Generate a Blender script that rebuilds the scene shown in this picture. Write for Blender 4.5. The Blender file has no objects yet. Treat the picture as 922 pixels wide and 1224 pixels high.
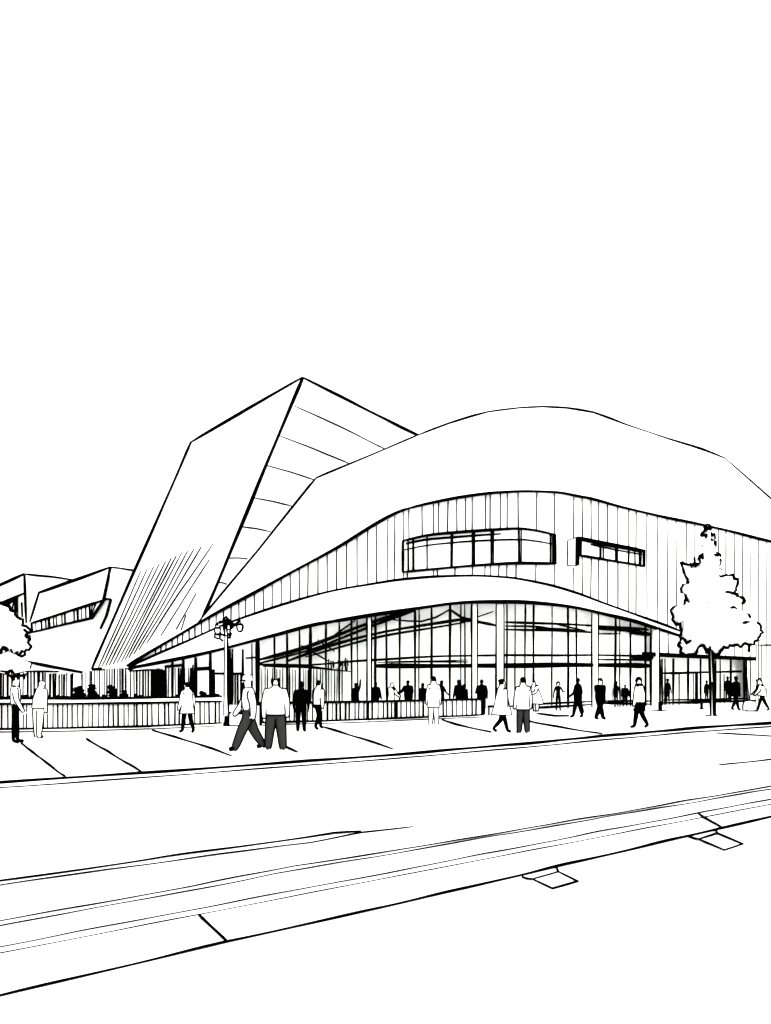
import bpy, bmesh, math, random
from mathutils import Vector, Matrix
random.seed(7)
R = math.radians
sc = bpy.context.scene
COL = sc.collection
# ------------------------------------------------------------------ camera
F, HZ, CX, CH = 900.0, 815.0, 461.0, 1.62        # focal (px of a 922 wide frame), horizon row, centre column, eye height
CAM = Vector((0, 0, CH))
cd = bpy.data.cameras.new('camera'); cam = bpy.data.objects.new('camera', cd); COL.objects.link(cam)
cam.location = CAM; cam.rotation_euler = (R(90), 0, 0)
cd.sensor_fit = 'HORIZONTAL'; cd.sensor_width = 36; cd.lens = 36*F/922
cd.shift_y = (HZ-612)/922; cd.clip_end = 3000; cd.clip_start = .05
sc.camera = cam
sc.view_settings.view_transform = 'Standard'; sc.view_settings.look = 'None'
sc.view_settings.gamma = 1; sc.view_settings.use_curve_mapping = False
sc.view_settings.exposure = 1.5
# ------------------------------------------------------------------ light: bright even overcast
w = bpy.data.worlds.new('World'); sc.world = w; w.use_nodes = True
nt = w.node_tree; bg = nt.nodes['Background']
sky = nt.nodes.new('ShaderNodeTexSky'); sky.sky_type = 'NISHITA'; sky.sun_disc = False
sky.sun_elevation = R(28); sky.sun_rotation = R(152)
cl = nt.nodes.new('ShaderNodeMix'); cl.data_type = 'RGBA'; cl.inputs[0].default_value = .9        # closed, even cloud over the sky
cl.inputs[7].default_value = (6.6, 6.6, 6.6, 1); nt.links.new(sky.outputs[0], cl.inputs[6]); nt.links.new(cl.outputs[2], bg.inputs[0])
bg.inputs[1].default_value = .15
sl = bpy.data.lights.new('sun', 'SUN'); sl.energy = 1.5; sl.angle = R(20); sl.color = (1, .97, .92)
so = bpy.data.objects.new('sun', sl); COL.objects.link(so)
so.rotation_euler = (R(62), 0, R(28))            # behind the camera, a little to its right

# ------------------------------------------------------------------ materials
def mat(name, c, rough=.8, var=.02, spec=.0, scale=3):
    m = bpy.data.materials.new(name); m.use_nodes = True
    t = m.node_tree; b = t.nodes['Principled BSDF']
    b.inputs['Roughness'].default_value = rough; b.inputs['Specular IOR Level'].default_value = spec
    tc = t.nodes.new('ShaderNodeTexCoord'); n = t.nodes.new('ShaderNodeTexNoise'); r = t.nodes.new('ShaderNodeValToRGB')
    n.inputs['Scale'].default_value = scale; n.inputs['Detail'].default_value = 4
    t.links.new(tc.outputs['Object'], n.inputs['Vector']); t.links.new(n.outputs[0], r.inputs[0])
    c = Vector(c) if not isinstance(c, (int, float)) else Vector((c, c, c))
    for e, k in ((0, 1-var), (1, 1+var)):
        q = c*k; r.color_ramp.elements[e].color = (min(q.x, .9), min(q.y, .9), min(q.z, .9), 1)
    t.links.new(r.outputs[0], b.inputs['Base Color'])
    return m
WHITE = mat('white_render', .87); CLAD = mat('white_metal_cladding', .80, .5); PAVE = mat('pale_paving', .80, .9, .02, 0, 1)
ROAD = mat('pale_road', .78, .9, .02, 0, 2); INK = mat('black_trim', .0003, .9, .2); LEAF = mat('pale_foliage', .78, .9, .05)
CLOTH = mat('white_cloth', .78, .9, .02); BLACK = mat('black_cloth', .0003, .9, .2); GREY = mat('charcoal_cloth', .017, .9, .25, 0, 9)
SKIN = mat('pale_skin', .78, .7)
GLASS = bpy.data.materials.new('clear_glass'); GLASS.use_nodes = True
t = GLASS.node_tree; t.nodes.clear()
o_ = t.nodes.new('ShaderNodeOutputMaterial'); a_ = t.nodes.new('ShaderNodeBsdfTransparent'); g_ = t.nodes.new('ShaderNodeBsdfGlossy'); x_ = t.nodes.new('ShaderNodeMixShader')
a_.inputs[0].default_value = (.995, 1, .995, 1); g_.inputs['Roughness'].default_value = .02; x_.inputs[0].default_value = .001
t.links.new(a_.outputs[0], x_.inputs[1]); t.links.new(g_.outputs[0], x_.inputs[2]); t.links.new(x_.outputs[0], o_.inputs[0])

# ------------------------------------------------------------------ geometry helpers
def at(px, py, Y): return Vector(((px-CX)*Y/F, Y, CH+(HZ-py)*Y/F))
def gr(px, py, z=0): return at(px, py, F*(CH-z)/(py-HZ))
def plane_at(px, py, p0, n):
    d = at(px, py, 1)-CAM
    return CAM + d*((p0-CAM).dot(n)/d.dot(n))
def pchip(pts):
    xs = [p[0] for p in pts]; ys = [p[1] for p in pts]; n = len(xs)
    h = [xs[i+1]-xs[i] for i in range(n-1)]; d = [(ys[i+1]-ys[i])/h[i] for i in range(n-1)]
    m = [d[0]]
    for i in range(1, n-1):
        m.append(0 if d[i-1]*d[i] <= 0 else (h[i-1]+h[i])/(h[i-1]/d[i]*1 + h[i]/d[i-1]*1))
    m.append(d[-1])
    def f(x):
        if x <= xs[0]: return ys[0]+m[0]*(x-xs[0])
        if x >= xs[-1]: return ys[-1]+m[-1]*(x-xs[-1])
        i = max(k for k in range(n-1) if xs[k] <= x)
        s = (x-xs[i])/h[i]
        return (2*s**3-3*s*s+1)*ys[i]+(s**3-2*s*s+s)*h[i]*m[i]+(3*s*s-2*s**3)*ys[i+1]+(s**3-s*s)*h[i]*m[i+1]
    return f
class MB:
    """collects shapes, built as ONE mesh object; slot 0 is the surface, slot 1 the black edge trim"""
    def __init__(s): s.v = []; s.f = []; s.m = []
    def poly(s, pts, m=0):
        b = len(s.v); s.v += [Vector(p) for p in pts]; s.f.append(tuple(range(b, b+len(pts)))); s.m.append(m)
    def mesh(s, vs, fs, m=0):
        b = len(s.v); s.v += [Vector(p) for p in vs]
        for i, f in enumerate(fs): s.f.append(tuple(b+k for k in f)); s.m.append(m[i] if isinstance(m, list) else m)
    def box(s, c, d, m=0, rz=0):
        c = Vector(c); M = Matrix.Rotation(rz, 3, 'Z'); x, y, z = d[0]/2, d[1]/2, d[2]/2
        vs = [c+M@Vector((i*x, j*y, k*z)) for i in (-1, 1) for j in (-1, 1) for k in (-1, 1)]
        s.mesh(vs, [(0, 1, 3, 2), (4, 6, 7, 5), (0, 4, 5, 1), (2, 3, 7, 6), (0, 2, 6, 4), (1, 5, 7, 3)], m)
    def grid(s, rows, m=0):
        n = len(rows[0]); vs = [p for r in rows for p in r]
        s.mesh(vs, [(i*n+j, i*n+j+1, (i+1)*n+j+1, (i+1)*n+j) for i in range(len(rows)-1) for j in range(n-1)], m)
    def tube(s, pts, rad, m=1, k=6, caps=True):
        pts = [Vector(p) for p in pts]; n = len(pts)
        if n < 2: return
        if not isinstance(rad, (list, tuple)): rad = [rad]*n
        vs = []; up = None
        for i in range(n):
            tg = (pts[min(i+1, n-1)]-pts[max(i-1, 0)])
            tg = tg.normalized() if tg.length > 1e-9 else Vector((0, 0, 1))
            if up is None: up = Vector((0, 1, 0)) if abs(tg.y) < .8 else Vector((1, 0, 0))
            a = tg.cross(up)
            if a.length < 1e-4: a = tg.cross(Vector((.3, .5, .8)))
            a.normalize(); b = a.cross(tg).normalized(); up = b
            vs += [pts[i]+(a*math.cos(2*math.pi*j/k)+b*math.sin(2*math.pi*j/k))*rad[i] for j in range(k)]
        fs = [(i*k+j, i*k+(j+1) % k, (i+1)*k+(j+1) % k, (i+1)*k+j) for i in range(n-1) for j in range(k)]
        if caps: fs += [tuple(range(k-1, -1, -1)), tuple((n-1)*k+j for j in range(k))]
        s.mesh(vs, fs, m)
    def ink(s, pts, wpx=2.0, wob=.35, m=1, step=14, taper=True, lift=False):
        wpx = wpx*1.06+1.0
        """a black bead along an edge, its real thickness set so that it reads as wpx at its own distance"""
        pts = [Vector(p) for p in pts]; out = []
        for a, b in zip(pts, pts[1:]):
            n = max(1, int((b-a).length/(step*max(a.y, 1)/F)))
            n = min(n, 60)
            out += [a.lerp(b, i/n) for i in range(n)]
        out.append(pts[-1])
        p1, p2, p3 = (random.uniform(0, 6.28) for _ in range(3)); L = 0; res = []; rad = []
        for i, p in enumerate(out):
            if i: L += (p-out[i-1]).length*F/max(p.y, 1)
            u = max(p.y, .8)/F
            off = Vector((math.sin(L/37+p1)*.6+math.sin(L/15+p2)*.3, 0, math.sin(L/41+p3)*.6+math.sin(L/17+p1)*.3))*wob*u
            rad.append(.5*wpx*u*(1+.16*math.sin(L/29+p2))); res.append(p+off+Vector((0, 0, rad[-1]*.75 if lift else 0)))
        if taper and len(rad) > 3: rad[0] *= .7; rad[-1] *= .7
        s.tube(res, rad, m)
    def lathe(s, c, prof, m=0, k=14, sx=1, sy=1, M=None):
        c = Vector(c); vs = []
        for r, z in prof:
            for j in range(k):
                p = Vector((r*sx*math.cos(2*math.pi*j/k), r*sy*math.sin(2*math.pi*j/k), z)); vs.append(c+(M@p if M else p))
        fs = [(i*k+j, i*k+(j+1) % k, (i+1)*k+(j+1) % k, (i+1)*k+j) for i in range(len(prof)-1) for j in range(k)]
        fs += [tuple(range(k-1, -1, -1)), tuple((len(prof)-1)*k+j for j in range(k))]
        s.mesh(vs, fs, m)
    def ball(s, c, r, m=0, k=12, M=None):
        prof = [(math.sin(math.pi*i/8)*.999+.001, -math.cos(math.pi*i/8)) for i in range(9)]
        S = Matrix.Diagonal(Vector(r)) if not isinstance(r, (int, float)) else Matrix.Scale(r, 3)
        s.lathe(c, prof, m, k, 1, 1, (M @ S) if M else S)
    def build(s, name, mats, parent=None, smooth=False, loc=None):
        me = bpy.data.meshes.new(name)
        org = Vector(loc) if loc is not None else Vector((0, 0, 0))
        base = parent.matrix_world.translation if parent else Vector((0, 0, 0))
        off = wpos(parent) if parent else org
        me.from_pydata([tuple(v-off) for v in s.v], [], s.f)
        if not isinstance(mats, (list, tuple)): mats = [mats, INK]
        for m in mats: me.materials.append(m)
        for p, i in zip(me.polygons, s.m): p.material_index = min(i, len(mats)-1)
        if smooth: me.polygons.foreach_set('use_smooth', [True]*len(me.polygons))
        me.update()
        o = bpy.data.objects.new(name, me); COL.objects.link(o)
        if parent: o.parent = parent
        else: o.location = org
        return o
def wpos(o):
    p = Vector((0, 0, 0))
    while o: p += o.location; o = o.parent
    return p
def tag(o, label, cat, group=None):
    o['label'] = label; o['category'] = cat
    if group: o['group'] = group
    return o
def thing(name, label, cat, loc, group=None):
    o = bpy.data.objects.new(name, None); COL.objects.link(o); o.location = loc; o.empty_display_size = .3
    return tag(o, label, cat, group)
def structure(o): o['kind'] = 'structure'; return o
def contours(mb, vs, tris, nrm, org, wpx, skip=None, minseg=4):
    """piping along the outline of a rounded body: where its surface turns from front to back"""
    g = [nrm[i].dot(CAM-(vs[i]+org)) for i in range(len(vs))]
    pts = {}; adj = {}
    for ti, (a, b, c) in enumerate(tris):
        if skip and skip(ti): continue
        e = []
        for i, j in ((a, b), (b, c), (c, a)):
            if (g[i] > 0) != (g[j] > 0):
                k = (min(i, j), max(i, j))
                if k not in pts: q = g[k[0]]/(g[k[0]]-g[k[1]]); pts[k] = vs[k[0]].lerp(vs[k[1]], q)
                e.append(k)
        if len(e) == 2:
            adj.setdefault(e[0], []).append(e[1]); adj.setdefault(e[1], []).append(e[0])
    seen = set()
    for st in sorted(adj, key=lambda k: len(adj[k])):
        if st in seen: continue
        ch = [st]; seen.add(st)
        while True:
            nx = [k for k in adj[ch[-1]] if k not in seen]
            if not nx: break
            ch.append(nx[0]); seen.add(nx[0])
        if len(ch) > 3 and ch[0] in adj[ch[-1]] and len(adj[st]) == 2: ch.append(ch[0])
        if len(ch) < minseg: continue
        P = [pts[k] for k in ch]
        P = [P[0]]+[(P[i-1]+P[i]*2+P[i+1])/4 for i in range(1, len(P)-1)]+[P[-1]]
        r = .5*(wpx+1.0)*org.y/F
        mb.tube([p+org for p in P], r, 1, 5)

# ================================================================== THE GROUND
RZ, NZ = -.08, -.035
K1 = [(-500, 975), (-80, 940.5), (0, 935), (78, 930), (170, 924), (461, 903), (620, 889.5), (720, 880), (822, 871), (922, 864), (1010, 857), (1150, 847)]
K1w = [gr(x, y) for x, y in K1]
dr = (K1w[-1]-K1w[0]).normalized(); nr = Vector((-dr.y, dr.x, 0))
K1w = [K1w[0]-dr*300]+K1w+[K1w[-1]+dr*300]
mb = MB(); mb.poly(K1w+[K1w[-1]+nr*900, K1w[0]+nr*900])
plaza = structure(mb.build('plaza', PAVE))
for a in ([(103, 884), (137, 904), (170, 924)], [(25, 889), (52, 910), (78, 929.5)], [(182, 874), (230, 888), (277, 904)], [(340, 893), (356, 900)],
          [(387, 870), (430, 883), (470, 896)], [(528, 861), (545, 867), (587, 876)], [(628, 861), (640, 865), (680, 872), (720, 878)], [(642, 854), (664, 857), (680, 856.6)]):
    mb = MB(); mb.ink([gr(x, y, .004) for x, y in a], 1.8, lift=True); structure(mb.build('paving_joint', [INK, INK], plaza))
KN = [(-700, 1354), (-80, 1210), (0, 1191.5), (125, 1162), (270, 1127.5), (461, 1085), (922, 977.5), (1000, 959.5), (1200, 913)]       # joint behind the near kerb
P2 = [(-700, 1274), (-80, 1155), (0, 1140), (461, 1050.5), (922, 962), (1000, 947), (1200, 908.7)]                                 # foot of the near kerb
P2w = [gr(x, y, NZ)+Vector((0, 0, RZ-NZ)) for x, y in P2]; P2w = [P2w[0]-dr*100]+P2w+[P2w[-1]+dr*400]
mb = MB(); mb.poly(P2w+[v+Vector((0, 0, RZ)) for v in reversed(K1w)])
road = structure(mb.build('road', ROAD))
mb = MB(); mb.grid([[v+Vector((0, 0, RZ)) for v in K1w], K1w])
mb.ink(K1w[1:-1], 2.6, .3); mb.ink([gr(x, y+(7.2 if x < 100 else 6.4 if x < 400 else 5.5), RZ+.002) for x, y in K1[1:]], 1.1, .25, lift=True)
structure(mb.build('kerb', WHITE))
up = Vector((0, 0, NZ-RZ))
mb = MB(); mb.grid([P2w, [v+up for v in P2w]]); mb.poly([v+up for v in P2w]+[P2w[-1]-nr*80, P2w[0]-nr*80])
mb.ink([v+up for v in P2w[1:-1]], .7, .25, lift=True)
mb.ink([gr(x, y, NZ) for x, y in KN], 2.6, .4, lift=True)
mb.ink([gr(238, 1095, NZ), gr(272, 1127, NZ)], 3, lift=True); mb.ink([gr(836, 975, NZ), gr(863, 990, NZ)], 3, lift=True)
near = structure(mb.build('pavement', PAVE))
def roadline(name, pts, wd): 
    m = MB(); m.ink([gr(x, y, RZ+.004) for x, y in pts], wd*.85, .5, lift=True); structure(m.build(name, [INK, INK], road))
roadline('lane_marking', [(-60, 1062), (0, 1054), (100, 1040), (200, 1025), (300, 1011), (400, 997), (432, 995)], 2)
roadline('lane_marking', [(-60, 1067), (0, 1059), (130, 1040), (270, 1021), (370, 1008), (432, 996), (494, 989)], 1.4)
roadline('lane_marking', [(857, 877), (890, 879), (930, 881.5), (990, 884)], 1.3)
roadline('lane_marking', [(860, 915), (890, 912), (930, 908), (990, 901)], 1.5)
roadline('rail', [(-60, 1112), (0, 1101.5), (230, 1060), (350, 1036), (461, 1019.5), (700, 979), (922, 940.5), (1000, 927)], 1.2)
roadline('rail', [(-60, 1117), (0, 1107), (240, 1063), (330, 1045), (461, 1022.5), (700, 981.5), (922, 944), (1000, 931)], 1.0)
roadline('gutter_joint', [(-60, 1144), (0, 1132.5), (230, 1088), (461, 1044.5), (700, 998), (922, 956), (1000, 942)], 1.0)
for q, lb in (([(636, 1052), (668, 1043), (691, 1054.5), (660, 1063.5)], 'pale square drain cover by the kerb, the nearer of the two'),
              ([(835, 1004), (858, 997.5), (888, 1010), (866, 1017.5)], 'pale drain cover by the kerb at the right, the farther of the two')):
    m = MB(); p = [gr(x, y, NZ+.012) for x, y in q]; c = sum(p, Vector())/4
    m.poly(p); b = [v-Vector((0, 0, .012)) for v in p]; 
    for i in range(4): m.poly([p[i], b[i], b[(i+1) % 4], p[(i+1) % 4]])
    m.ink(p+[p[0]], 2, .5, lift=True)
    a = gr(q[0][0]-11, q[0][1]-2.5, NZ); m.ink([a, (a+p[0])/2-Vector((0, .02, 0)), p[0]], 2, lift=True); e = gr(q[1][0]-2, q[1][1]-5, NZ); m.ink([e, p[1]], 1.4, lift=True)
    tag(m.build('drain_cover', PAVE, None, False, c), lb, 'drain cover', 'drain covers beside the near kerb')

# ================================================================== THE HALL
Yf = pchip([(-40, 58), (110, 56), (152, 55), (240, 53), (310, 51), (440, 48), (568, 46), (640, 45.5), (711, 47), (785, 51), (850, 56), (922, 62), (1000, 69)])
eave = pchip([(152, 796), (195, 770), (237, 745), (320, 700), (400, 656), (488, 607.8), (520, 600), (560, 593), (600, 588.5), (631, 587), (663, 588), (692, 593), (748, 607), (800, 619), (865, 633), (922, 647), (1000, 666)])
ctop = pchip([(154, 797), (220, 768), (271, 745.5), (340, 722), (409, 704), (440, 699), (481, 692.5), (522, 689), (564, 688), (605, 690), (646, 697), (687, 708), (728, 723), (770, 738), (811, 753.5), (830, 761)])
cbot = pchip([(154, 799), (220, 786), (271, 774.5), (330, 759), (385, 745), (400, 742.5), (436, 736.5), (475, 730.5), (514.6, 724.7), (540, 721.5), (564, 720), (613, 719.5), (654, 722), (687, 726), (728, 735), (770, 746), (779, 749), (813, 760), (830, 765)])
def rng(a, b, n): return [a+(b-a)*i/n for i in range(n+1)]
hall = thing('concert_hall', 'large white hall with sweeping curved roof, ribbed cladding and a glass front', 'building', at(600, HZ+F*CH/46, 46))
# roof
E = [(237, 745), (320, 700), (400, 656), (488, 607.8), (520, 600), (560, 593), (600, 588.5), (631, 587), (663, 588), (692, 593), (748, 607), (800, 619), (865, 633), (922, 647), (1000, 666)]
Rg = [(237, 745), (309, 658.5), (378, 572), (500, 520.5), (537, 506.5), (584, 492.5), (621, 487.8), (649, 486.5), (677, 488), (710, 493.5), (748, 507.5), (800, 525), (867, 548), (922, 597), (1000, 666)]
dep = [0, 4, 9, 13, 13, 13, 13, 13, 13, 13, 13, 12, 10, 5, .5]
Ew = [at(x, y, Yf(x)-.25) for x, y in E]; Rw = [at(x, y, Yf(x)+d) for (x, y), d in zip(Rg, dep)]
mb = MB()
rows = []
for s in (0, .25, .5, .75, 1): rows.append([a.lerp(b, s)+Vector((0, 0, .35*math.sin(math.pi*s)*(d > 3))) for a, b, d in zip(Ew, Rw, dep)])
mb.grid(rows)
Bw = [Vector((v.x*1.05, v.y+24+2*i % 3, max(1.5, v.z*.35))) for i, v in enumerate(Rw)]
mb.grid([Rw, Bw]); mb.grid([Bw, [Vector((v.x, v.y, 0)) for v in Bw]])
mb.ink(Rw[0:3], 3.6); mb.ink(Rw[2:4], 3.2); 
sm = pchip([(p[0], p[1]) for p in Rg[2:]]); dm = pchip([(p[0], d) for p, d in zip(Rg[2:], dep[2:])])
mb.ink([at(x, sm(x), Yf(x)+dm(x)-.06) for x in [500, 510, 520, 537, 550, 565, 584, 600, 621, 635, 649, 663, 677, 693, 710, 728, 748, 775, 800, 840, 867]], 2.5, .2)
mb.ink(Rw[-3:], 2.5)
mb.build('roof', CLAD, hall, False)
# upper wall
mb = MB(); xs = rng(152, 1000, 110)
wb = lambda x: (ctop(x)*.5+cbot(x)*.5) if x < 789 else (786 if x < 897 else HZ+F*CH/Yf(x))
xs1 = [x for x in xs if x < 789]+[788.9]; xs2 = [789]+[x for x in xs if 789 < x < 897]+[897]; xs3 = [897]+[x for x in xs if x > 897]
for q in (xs1, xs2, xs3): mb.grid([[at(x, eave(x), Yf(x)) for x in q], [at(x, min(wb(x if x != 897 or q is not xs3 else 897.01), 900), Yf(x)) for x in q]])
mb.ink([at(x, eave(x), Yf(x)-.3) for x in rng(152, 490, 40)], 3, .35); mb.ink([at(x, eave(x), Yf(x)-.3) for x in rng(488, 700, 30)], 2.6, .35); mb.ink([at(x, eave(x), Yf(x)-.3) for x in rng(695, 1000, 30)], 2.5, .35)
ends = [at(1000, 660, 69), at(1000, 838, 69)]
b0 = [Vector((v.x+8, v.y+30, v.z)) for v in ends]; mb.poly([ends[0], ends[1], Vector((b0[1].x, b0[1].y, 0)), b0[0]])
def seam(x, y0, y1, wd=.75): mb.ink([at(x, y0, Yf(x)-.05), at(x+random.uniform(-.6, .6), y1, Yf(x)-.05)], wd*.75*random.uniform(.75, 1.2), .3, step=25)
W1 = (482, 665); W2 = (682, 771)
w1t = pchip([(482, 646), (514, 639.5), (539, 637), (588, 633.5), (621, 632), (640, 634), (664.5, 639)]); w1b = pchip([(482, 683.6), (514, 681), (539, 678.7), (588, 674.5), (621, 673), (664.5, 673.5)])
w2t = pchip([(691, 641.6), (730, 650), (770, 658)]); w2b = pchip([(691, 663.5), (730, 670), (770, 677)])
x = 186
sl_ = []
while x < 440: sl_.append(x); x += 6.5+(x-186)*.028+random.uniform(-1, 1)
sl_ += [440+k/2.426 for k in (25, 58, 78, 102, 118, 157, 190, 205, 232, 257, 283, 303, 342, 355, 385, 405, 435, 490, 541, 598, 622, 648, 670, 695, 725, 757, 778)]
sl_ += [773.6, 786, 798, 808.6]
for x in sl_:
    a, b = eave(x), ctop(x)
    if W1[0]+2 < x < W1[1]-2: 
        seam(x, a, w1t(x)); 
        if random.random() < .8: seam(x+random.uniform(-2, 2), w1b(x), b)
    elif 691 < x < 770: seam(x, a, w2t(x)); seam(x, w2b(x), b)
    else: seam(x, a, b, .75 if x > 300 else .95)
for x in (821, 831, 845, 859, 868, 878, 888): seam(x, eave(x), 784, .85)
for x in (799, 813, 817): seam(x, cbot(min(x, 812))+2, 784, .8)
for x in (897, 907, 917, 931, 945, 960, 975): seam(x, eave(x), HZ+F*CH/Yf(x)-1, .85)
seam(904, 770, 838, .9); seam(910, 772, 836, .8)
mb.ink([at(907, 771, Yf(907)-.02), at(935, 771, Yf(935)-.02)], 1.1)
mb.build('wall', CLAD, hall)
# canopy band
mb = MB(); xs = rng(154, 815, 90)
cd_ = lambda x: min(.45, max(.06, (x-154)/90, ), max(.06, (815-x)/60))
Yc = lambda x: Yf(x)-cd_(x)
ft = [at(x, ctop(x), Yc(x)) for x in xs]; fb = [at(x, max(cbot(x), ctop(x)+2), Yc(x)) for x in xs]
mb.grid([ft, fb])
mb.grid([ft, [v+Vector((v.x*(cd_(x)+.3)/v.y, cd_(x)+.3, 0)) for v, x in zip(ft, xs)]]); mb.grid([fb, [v+Vector((v.x*(cd_(x)+.3)/v.y, cd_(x)+.3, 0)) for v, x in zip(fb, xs)]])
mb.poly([ft[-1], fb[-1], fb[-1]+Vector((0, .4, 0)), ft[-1]+Vector((0, .4, 0))])
mb.ink([v-Vector((0, .02, 0)) for v in ft], 2.1, .3); mb.ink([v-Vector((0, .02, 0)) for v in fb[:35]], 3.2, .35); mb.ink([v-Vector((0, .02, 0)) for v in fb[33:]], 3.4, .35)
mb.build('canopy', WHITE, hall)
# upper windows
def window(xs, t, b, Yo, mull, tr, label=None):
    fr = MB(); pts = [at(x, t(x), Yf(x)-Yo) for x in xs]; pb = [at(x, b(x), Yf(x)-Yo) for x in xs]
    loop = pts+pb[::-1]; loop.append(loop[0]); fr.tube(loop, .03, 0, 4); fr.ink(loop, 2.6, .4)
    for lp in (pts, pb): fr.grid([lp, [v+Vector((0, Yo, 0)) for v in lp]])
    for i in (0, -1): fr.poly([pts[i], pb[i], pb[i]+Vector((0, Yo, 0)), pts[i]+Vector((0, Yo, 0))])
    f = fr.build('window', WHITE, hall)
    pn = MB(); q = [v+Vector((0, Yo-.05, 0)) for v in pts], [v+Vector((0, Yo-.05, 0)) for v in pb]; pn.grid(list(q)); pn.build('pane', WHITE, f)
    for x, wd in mull:
        m = MB(); m.ink([at(x, t(x), Yf(x)-Yo+.03), at(x+random.uniform(-.5, .5), b(x), Yf(x)-Yo+.03)], wd*.75-.1, .3); m.build('mullion', [INK, INK], f)
    for dy, wd, x0, x1 in tr:
        m = MB(); m.ink([at(x, t(x)+dy, Yf(x)-Yo+.04) for x in rng(x0, x1, 10)], wd, .8); m.build('transom', [INK, INK], f)
    return f
f1 = window(rng(482, 664.5, 18), w1t, w1b, .16, [(440+x/2.426, k) for x, k in ((116, 1.6), (132, 2.6), (172, 1.6), (244, 3), (303, 1.6), (309, 1.6), (359, 2.6), (364, 1), (438, 2.6), (445, 1), (530, 2), (537, 2.4))], [(5, 1.8, 485, 600), (12, 1.3, 484, 663)])
f2 = window(rng(692, 770, 8), w2t, w2b, .16, [(440+x/2.426, k) for x, k in ((618, 2.6), (675, 3), (683, 1), (720, 2), (724, 1), (757, 2), (775, 1), (788, 1.8), (794, .8))], [(2.5, 2.6, 692, 768), (6, 1.2, 706, 768)])
mb = MB()
hp = [at(679, 646, 46.0), at(689.5, 642.5, 45.4), at(689.5, 676.5, 45.4), at(679, 676, 46.0)]; mb.poly(hp); mb.poly([p+Vector((0, .8, 0)) for p in hp])
for i in range(4): a, b = hp[i], hp[(i+1) % 4]; mb.poly([a, b, b+Vector((0, .8, 0)), a+Vector((0, .8, 0))])
mb.ink([hp[0], hp[1], hp[2]], 1); mb.ink([hp[2], hp[3], hp[0]], 1); mb.ink([at(690.5, 642, 45.3), at(690.5, 675.5, 45.3)], 3.6)
mb.build('window_hood', WHITE, hall)
# glass front
gx = rng(308, 786, 60)
base = lambda x: HZ+F*CH/Yf(x)
mb = MB(); mb.grid([[at(x, cbot(x)-6, Yf(x)) for x in gx], [at(x, base(x), Yf(x)) for x in gx]])
cw = mb.build('curtain_wall', [GLASS], hall)
bars = [(308, 4.2), (328, 1.8), (343, 1.8), (358, 1.8), (371, 2.8), (390, 1.8), (406, 1.5), (420, 1.6), (427, 1), (449, 2), (462, 1.6), (478, 1.9), (496, 2), (501, .8), (516, 1.8), (538, 2), (551, .8), (556, 1), (606, 1.2), (616, .8), (628, 1.2), (638, 1.9), (660, 1), (679, 2.3), (689, 1.2), (736, 1.9), (741, .8), (754, 1.6), (772, 1.9)]
for x, wd in bars:
    m = MB(); m.ink([at(x, cbot(x)-4, Yf(x)-.03), at(x+random.uniform(-.6, .6), base(x), Yf(x)-.03)], wd, .4); m.build('mullion', [INK, INK], cw)
def trans(pts, wd, Yo=-.05, name='transom', par=cw):
    m = MB(); g = pchip(pts) if len(pts) > 2 else (lambda x: pts[0][1]+(pts[1][1]-pts[0][1])*(x-pts[0][0])/(pts[1][0]-pts[0][0]))
    m.ink([at(x, g(x), Yf(x)+Yo) for x in rng(pts[0][0], pts[-1][0], max(4, int((pts[-1][0]-pts[0][0])/18)))], wd, .5); m.build(name, [INK, INK], par)
for p, wd in (([(450, 796.5), (600, 795.5), (700, 795.2), (776, 795.5)], 4.6), ([(452, 792), (560, 791)], 1), ([(460, 791), (560, 789)], .8), ([(310, 795), (360, 795), (440, 789), (560, 784), (700, 783), (776, 784.5)], 1.8),
              ([(715, 788.5), (776, 789.5)], 1.6), ([(757, 786), (780, 786)], 5), ([(315, 796), (360, 797), (395, 800)], 2.4), ([(370, 798), (420, 803)], 1.2)):
    trans(p, wd)
for p, wd in (([(310, 789), (365, 774), (440, 745), (500, 727)], 3.4), ([(310, 793), (370, 777), (440, 750), (497, 730)], 2), ([(345, 790), (400, 770), (450, 757), (510, 747), (556, 740)], 2.6), ([(365, 786), (450, 762), (556, 744)], 1.8),
              ([(470, 741), (500, 743), (525, 736), (538, 728)], 1.2), ([(538, 728), (552, 738), (566, 742), (594, 748)], 2.4), ([(553, 741), (575, 744), (594, 748)], 2.2), ([(550, 741), (568, 741)], 5), ([(568, 739), (590, 731)], 1),
              ([(604, 744), (660, 745.5), (707, 747.5), (775, 753)], 2), ([(604, 748.5), (640, 749), (660, 752)], 1.6), ([(604, 752.5), (680, 754.5), (707, 756)], 2), ([(640, 751), (672, 752), (706, 756)], 1),
              ([(715, 751.5), (740, 753), (776, 757.5)], 3.6), ([(715, 757.5), (740, 758)], 1.2), ([(755, 757), (778, 759)], 3), ([(660, 745), (700, 754)], 1), ([(380, 765), (400, 779)], 1.2), ([(395, 763), (425, 741)], 1.4), ([(360, 772), (392, 790)], 1)):
    trans(p, wd, .25, 'beam', hall)
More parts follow.
